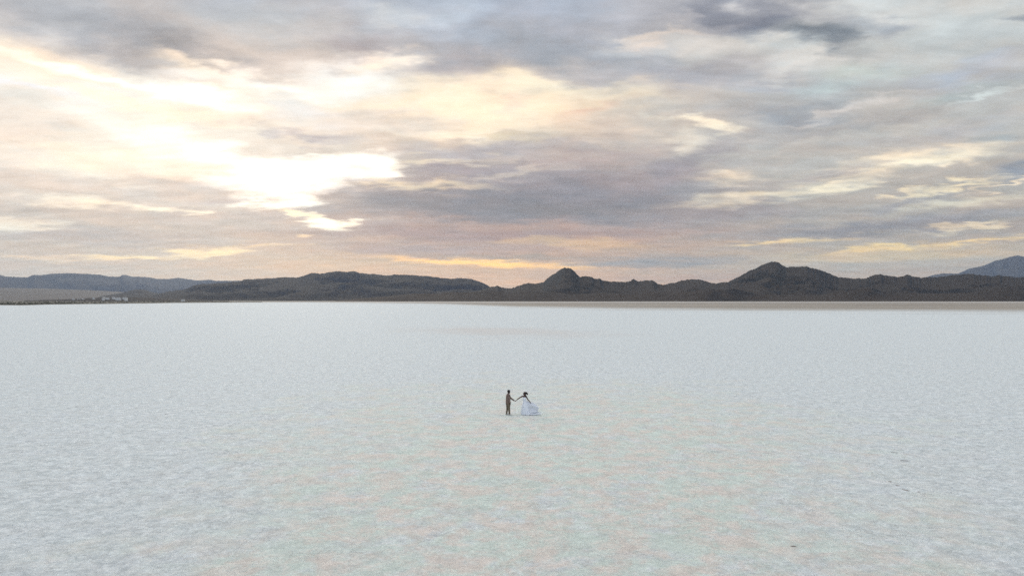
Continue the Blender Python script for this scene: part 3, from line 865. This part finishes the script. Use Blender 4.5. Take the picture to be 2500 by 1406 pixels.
# ------------------------------------------------------------------ woman
fw = ground_at(1280.5, 1012.0)
wom = empty('person', (fw.x, fw.y, 0)); tag(wom, 'woman in strapless white wedding gown with arms stretched out and hair blowing', 'person', 'couple on the salt flat')
KX = fw.y / F
def wx(px): return (px - 1280.5) * KX
def wz(py): return (1012.0 - py) * KX * 1.012
hm = HM + Vector((feet.x, feet.y, 0)) - Vector((fw.x, fw.y, 0))     # the same meeting point, seen from her
sL = Vector((wx(1274.6), .02, 1.32)); sR = Vector((wx(1284.4), .0, 1.33))
eL = Vector((wx(1267.0), .05, 1.18)); wL = hm + Vector((.075, 0, .045))
eR = Vector((wx(1288.6), -.06, 1.10)); wR = Vector((wx(1293.4), -.10, .965))
hd = Vector((wx(1280.6), .02, 1.520))
bm = bmesh.new()
limb(bm, [(Vector((.025, 0, .90)), .105), (Vector((.01, 0, 1.05)), .088), (Vector((-.01, 0, 1.18)), .095), (Vector((-.015, 0, 1.28)), .085)])
limb(bm, [(sL, .045), (Vector((-.02, .01, 1.33)), .065), (sR, .045)])
limb(bm, [(Vector((-.01, .01, 1.34)), .050), (Vector((-.003, .012, 1.42)), .044), (hd + Vector((0, 0, -.05)), .046)])
limb(bm, [(sL, .052), (eL, .041), (eL.lerp(wL, .35), .038), (wL, .025)])
limb(bm, [(sR, .052), (eR, .041), (eR.lerp(wR, .35), .038), (wR, .025)])
for s_ in (-1, 1):
    ball(bm, (-.045 * s_ - .01, -.07, 1.21), (.050, .045, .05))
    limb(bm, [(Vector((.03 + s_ * .055, 0, .86)), .075), (Vector((.05 + s_ * .07, .01, .47)), .052), (Vector((.02 + s_ * .08, .03, .08)), .032)])
    limb(bm, [(Vector((.02 + s_ * .08, .03, .06)), .034), (Vector((.02 + s_ * .09, -.10, .03)), .024)])
TW = head_shape(bm, hd, math.radians(200), math.radians(-16))
hand(bm, wL, hm - wL + Vector((-.01, 0, -.01)), (0, .3, -1), .55, .92, 1)
hand(bm, wR, Vector((.10, -.05, -.10)), (0, .2, -1), .15, .92, -1)
fuse(obj('body', bm, M_skin2, wom), .0062, 3)
for s_ in (-1, 1):
    ey = on_head(TW, 'eye', M_eye, wom, [((.078, s_ * .031, .012), (.011, .012, .008))])
    on_head(TW, 'iris', M_iris, ey, [((.0868, s_ * .031, .012), (.0035, .006, .006))])
# hair: cap plus long locks, most streaming to the right, some down over the shoulder
bm = bmesh.new()
for p_, r_ in (((-.022, 0, .050), (.104, .086, .082)), ((-.075, 0, .0), (.05, .072, .08))):
    bmesh.ops.create_uvsphere(bm, u_segments=18, v_segments=12, radius=1.0, matrix=TW @ Matrix.Translation(p_) @ Matrix.Diagonal((*r_, 1)))
random.seed(9)
for i in range(34):
    a = random.uniform(-1.1, 1.3)
    s0 = hd + Vector((.03 + .055 * math.cos(a), random.uniform(-.05, .06), .03 + .07 * math.sin(a)))
    if i % 3:                                 # streaming in the wind
        L = random.uniform(.10, .20)
        limb(bm, [(s0, .024), (s0 + Vector((L * .5, random.uniform(-.03, .03), .02 - .03 * random.random())), .017), (s0 + Vector((L, random.uniform(-.04, .04), -.04 - .07 * random.random())), .006)], 7)
    else:                                     # falling on the back and shoulder
        L = random.uniform(.16, .30)
        limb(bm, [(s0 + Vector((-.02, 0, -.02)), .024), (s0 + Vector((-.025 + .03 * random.random(), -.02, -L * .5)), .019), (s0 + Vector((.0 + .04 * random.random(), -.05, -L)), .008)], 7)
fuse(obj('hair', bm, M_hair2, wom), .008, 2)
# gown
M_gown, t, b = material('white_gown')
tcx = t.new('ShaderNodeTexCoord')
gn = t.noise(t.mapping(tcx.outputs['Object'], scale=(6, 6, 1.2)), 1.0, 5.0, .6)
t.put(b.inputs['Base Color'], t.mix(gn, (.86, .89, .96), (.91, .94, .99)))
b.inputs['Roughness'].default_value = .75; b.inputs['Sheen Weight'].default_value = .2
bump(t, b, gn, .3, .02)
bm = bmesh.new()
loft(bm, [oval((.02, 0, .99), .128, .108), oval((.012, 0, 1.06), .100, .092), oval((-.005, -.005, 1.14), .112, .108), oval((-.012, -.02, 1.21), .126, .125), oval((-.013, -.02, 1.265), .122, .112)])
obj('bodice', bm, M_gown, wom)
bm = bmesh.new()
rings = []
NF = 96
for k in range(15):
    tt = k / 14
    z_ = 1.02 * (1 - tt) + .012
    ww = .105 + .125 * min(1, tt * 2.2) ** .8 + .13 * tt ** 1.5
    amp = .10 * tt + .01
    def f(a, tt=tt, amp=amp): return 1 + amp * (math.sin(a * 13 + 1.4 * tt) * .6 + .4 * math.sin(a * 21 + 2.0)) + .05 * tt * math.sin(a * 3)
    rings.append(oval((.02 + .085 * tt, .02 * tt, z_), ww, ww * .92, 0, NF, f))
loft(bm, rings); obj('skirt', bm, M_gown, wom)
# light overskirt lifted and blown out to the right
M_tulle, t, b = material('sheer_tulle')
t.put(b.inputs['Base Color'], (.90, .92, .97, 1)); b.inputs['Roughness'].default_value = .8
tcx = t.new('ShaderNodeTexCoord')
sx_ = t.sep(tcx.outputs['Object'])[0]
t.put(b.inputs['Alpha'], t.mapr(sx_, .70, 1.30, .97, .35))
tl = t.new('ShaderNodeBsdfTranslucent'); tl.inputs[0].default_value = (.88, .92, 1.0, 1)
tp = t.new('ShaderNodeBsdfTransparent'); mx1 = t.new('ShaderNodeMixShader'); mx2 = t.new('ShaderNodeMixShader')
for nd_ in t.n:
    if nd_.type == 'OUTPUT_MATERIAL': out_ = nd_
al = t.mapr(sx_, .70, 1.30, .97, .22)
b.inputs['Alpha'].default_value = 1.0
for lk in list(b.inputs['Alpha'].links): t.l.remove(lk)
mx1.inputs[0].default_value = .12
t.l.new(b.outputs[0], mx1.inputs[1]); t.l.new(tl.outputs[0], mx1.inputs[2])
t.put(mx2.inputs[0], al); t.l.new(tp.outputs[0], mx2.inputs[1]); t.l.new(mx1.outputs[0], mx2.inputs[2])
t.l.new(mx2.outputs[0], out_.inputs['Surface'])
def veil(name, A0, A1, B0, B1, sag, waves, ph, nu=40, nv=26):
    """rippled sheet: A0-A1 is the held edge, B0-B1 the flying one"""
    bm = bmesh.new(); g_ = []
    for i in range(nu + 1):
        u_ = i / nu; row = []
        for j in range(nv + 1):
            v_ = j / nv
            p_ = Vector(A0).lerp(Vector(A1), v_).lerp(Vector(B0).lerp(Vector(B1), v_), u_)
            p_.x += .13 * math.sin(PI * min(1, v_ * 1.15)) * u_
            rag = .07 * noise.noise(Vector((v_ * 5, ph, 0))) * u_
            p_.x += rag; p_.z += sag * math.sin(PI * u_) * (1 - v_) + .012 * u_ * math.sin(v_ * 9 + ph)
            p_.y += (.02 + .045 * u_) * math.sin(.55 * waves * v_ * PI + ph + 2.2 * u_) + .02 * math.sin(9 * u_ + 5 * v_)
            p_.z = max(p_.z, .015)
            row.append(bm.verts.new(p_))
        g_.append(row)
    for a_, b_ in zip(g_, g_[1:]):
        for j in range(nv): bm.faces.new((a_[j], b_[j], b_[j + 1], a_[j + 1]))
    o = obj(name, bm, M_tulle, wom)
    s_ = o.modifiers.new('thick', 'SOLIDIFY'); s_.thickness = .003
    return o
veil('train', (.06, -.05, 1.00), (.16, -.14, .05), (1.02, -.10, .56), (.62, -.16, .05), .10, 7, .3)
veil('overskirt', (.05, .08, .98), (.15, .16, .04), (.88, .16, .66), (.92, .20, .10), .08, 6, 1.9)
veil('trailing_hem', (.25, -.12, .28), (.18, -.22, .03), (1.32, .02, .16), (1.00, -.30, .02), .04, 5, 3.1)

# ================================================================== CAMERA AND RENDER
cam = bpy.data.cameras.new('camera'); co = bpy.data.objects.new('camera', cam); C.objects.link(co)
cam.sensor_width = 36; cam.lens = 36 * F / W0
cam.clip_start = 0.1; cam.clip_end = 120000
co.location = (0, 0, CAMH); co.rotation_euler = (PI / 2 + PITCH, 0, 0)
sc = bpy.context.scene
sc.camera = co
sc.render.engine = 'CYCLES'
sc.view_settings.view_transform = 'Standard'; sc.view_settings.look = 'None'
sc.view_settings.exposure = 0.22; sc.view_settings.gamma = 1.0
sc.cycles.max_bounces = 6; sc.cycles.diffuse_bounces = 3; sc.cycles.glossy_bounces = 1
sc.cycles.transparent_max_bounces = 12; sc.cycles.volume_bounces = 0
sc.cycles.use_adaptive_sampling = True; sc.cycles.adaptive_threshold = 0.02
sc.cycles.use_denoising = False
sc.cycles.sample_clamp_indirect = 4.0
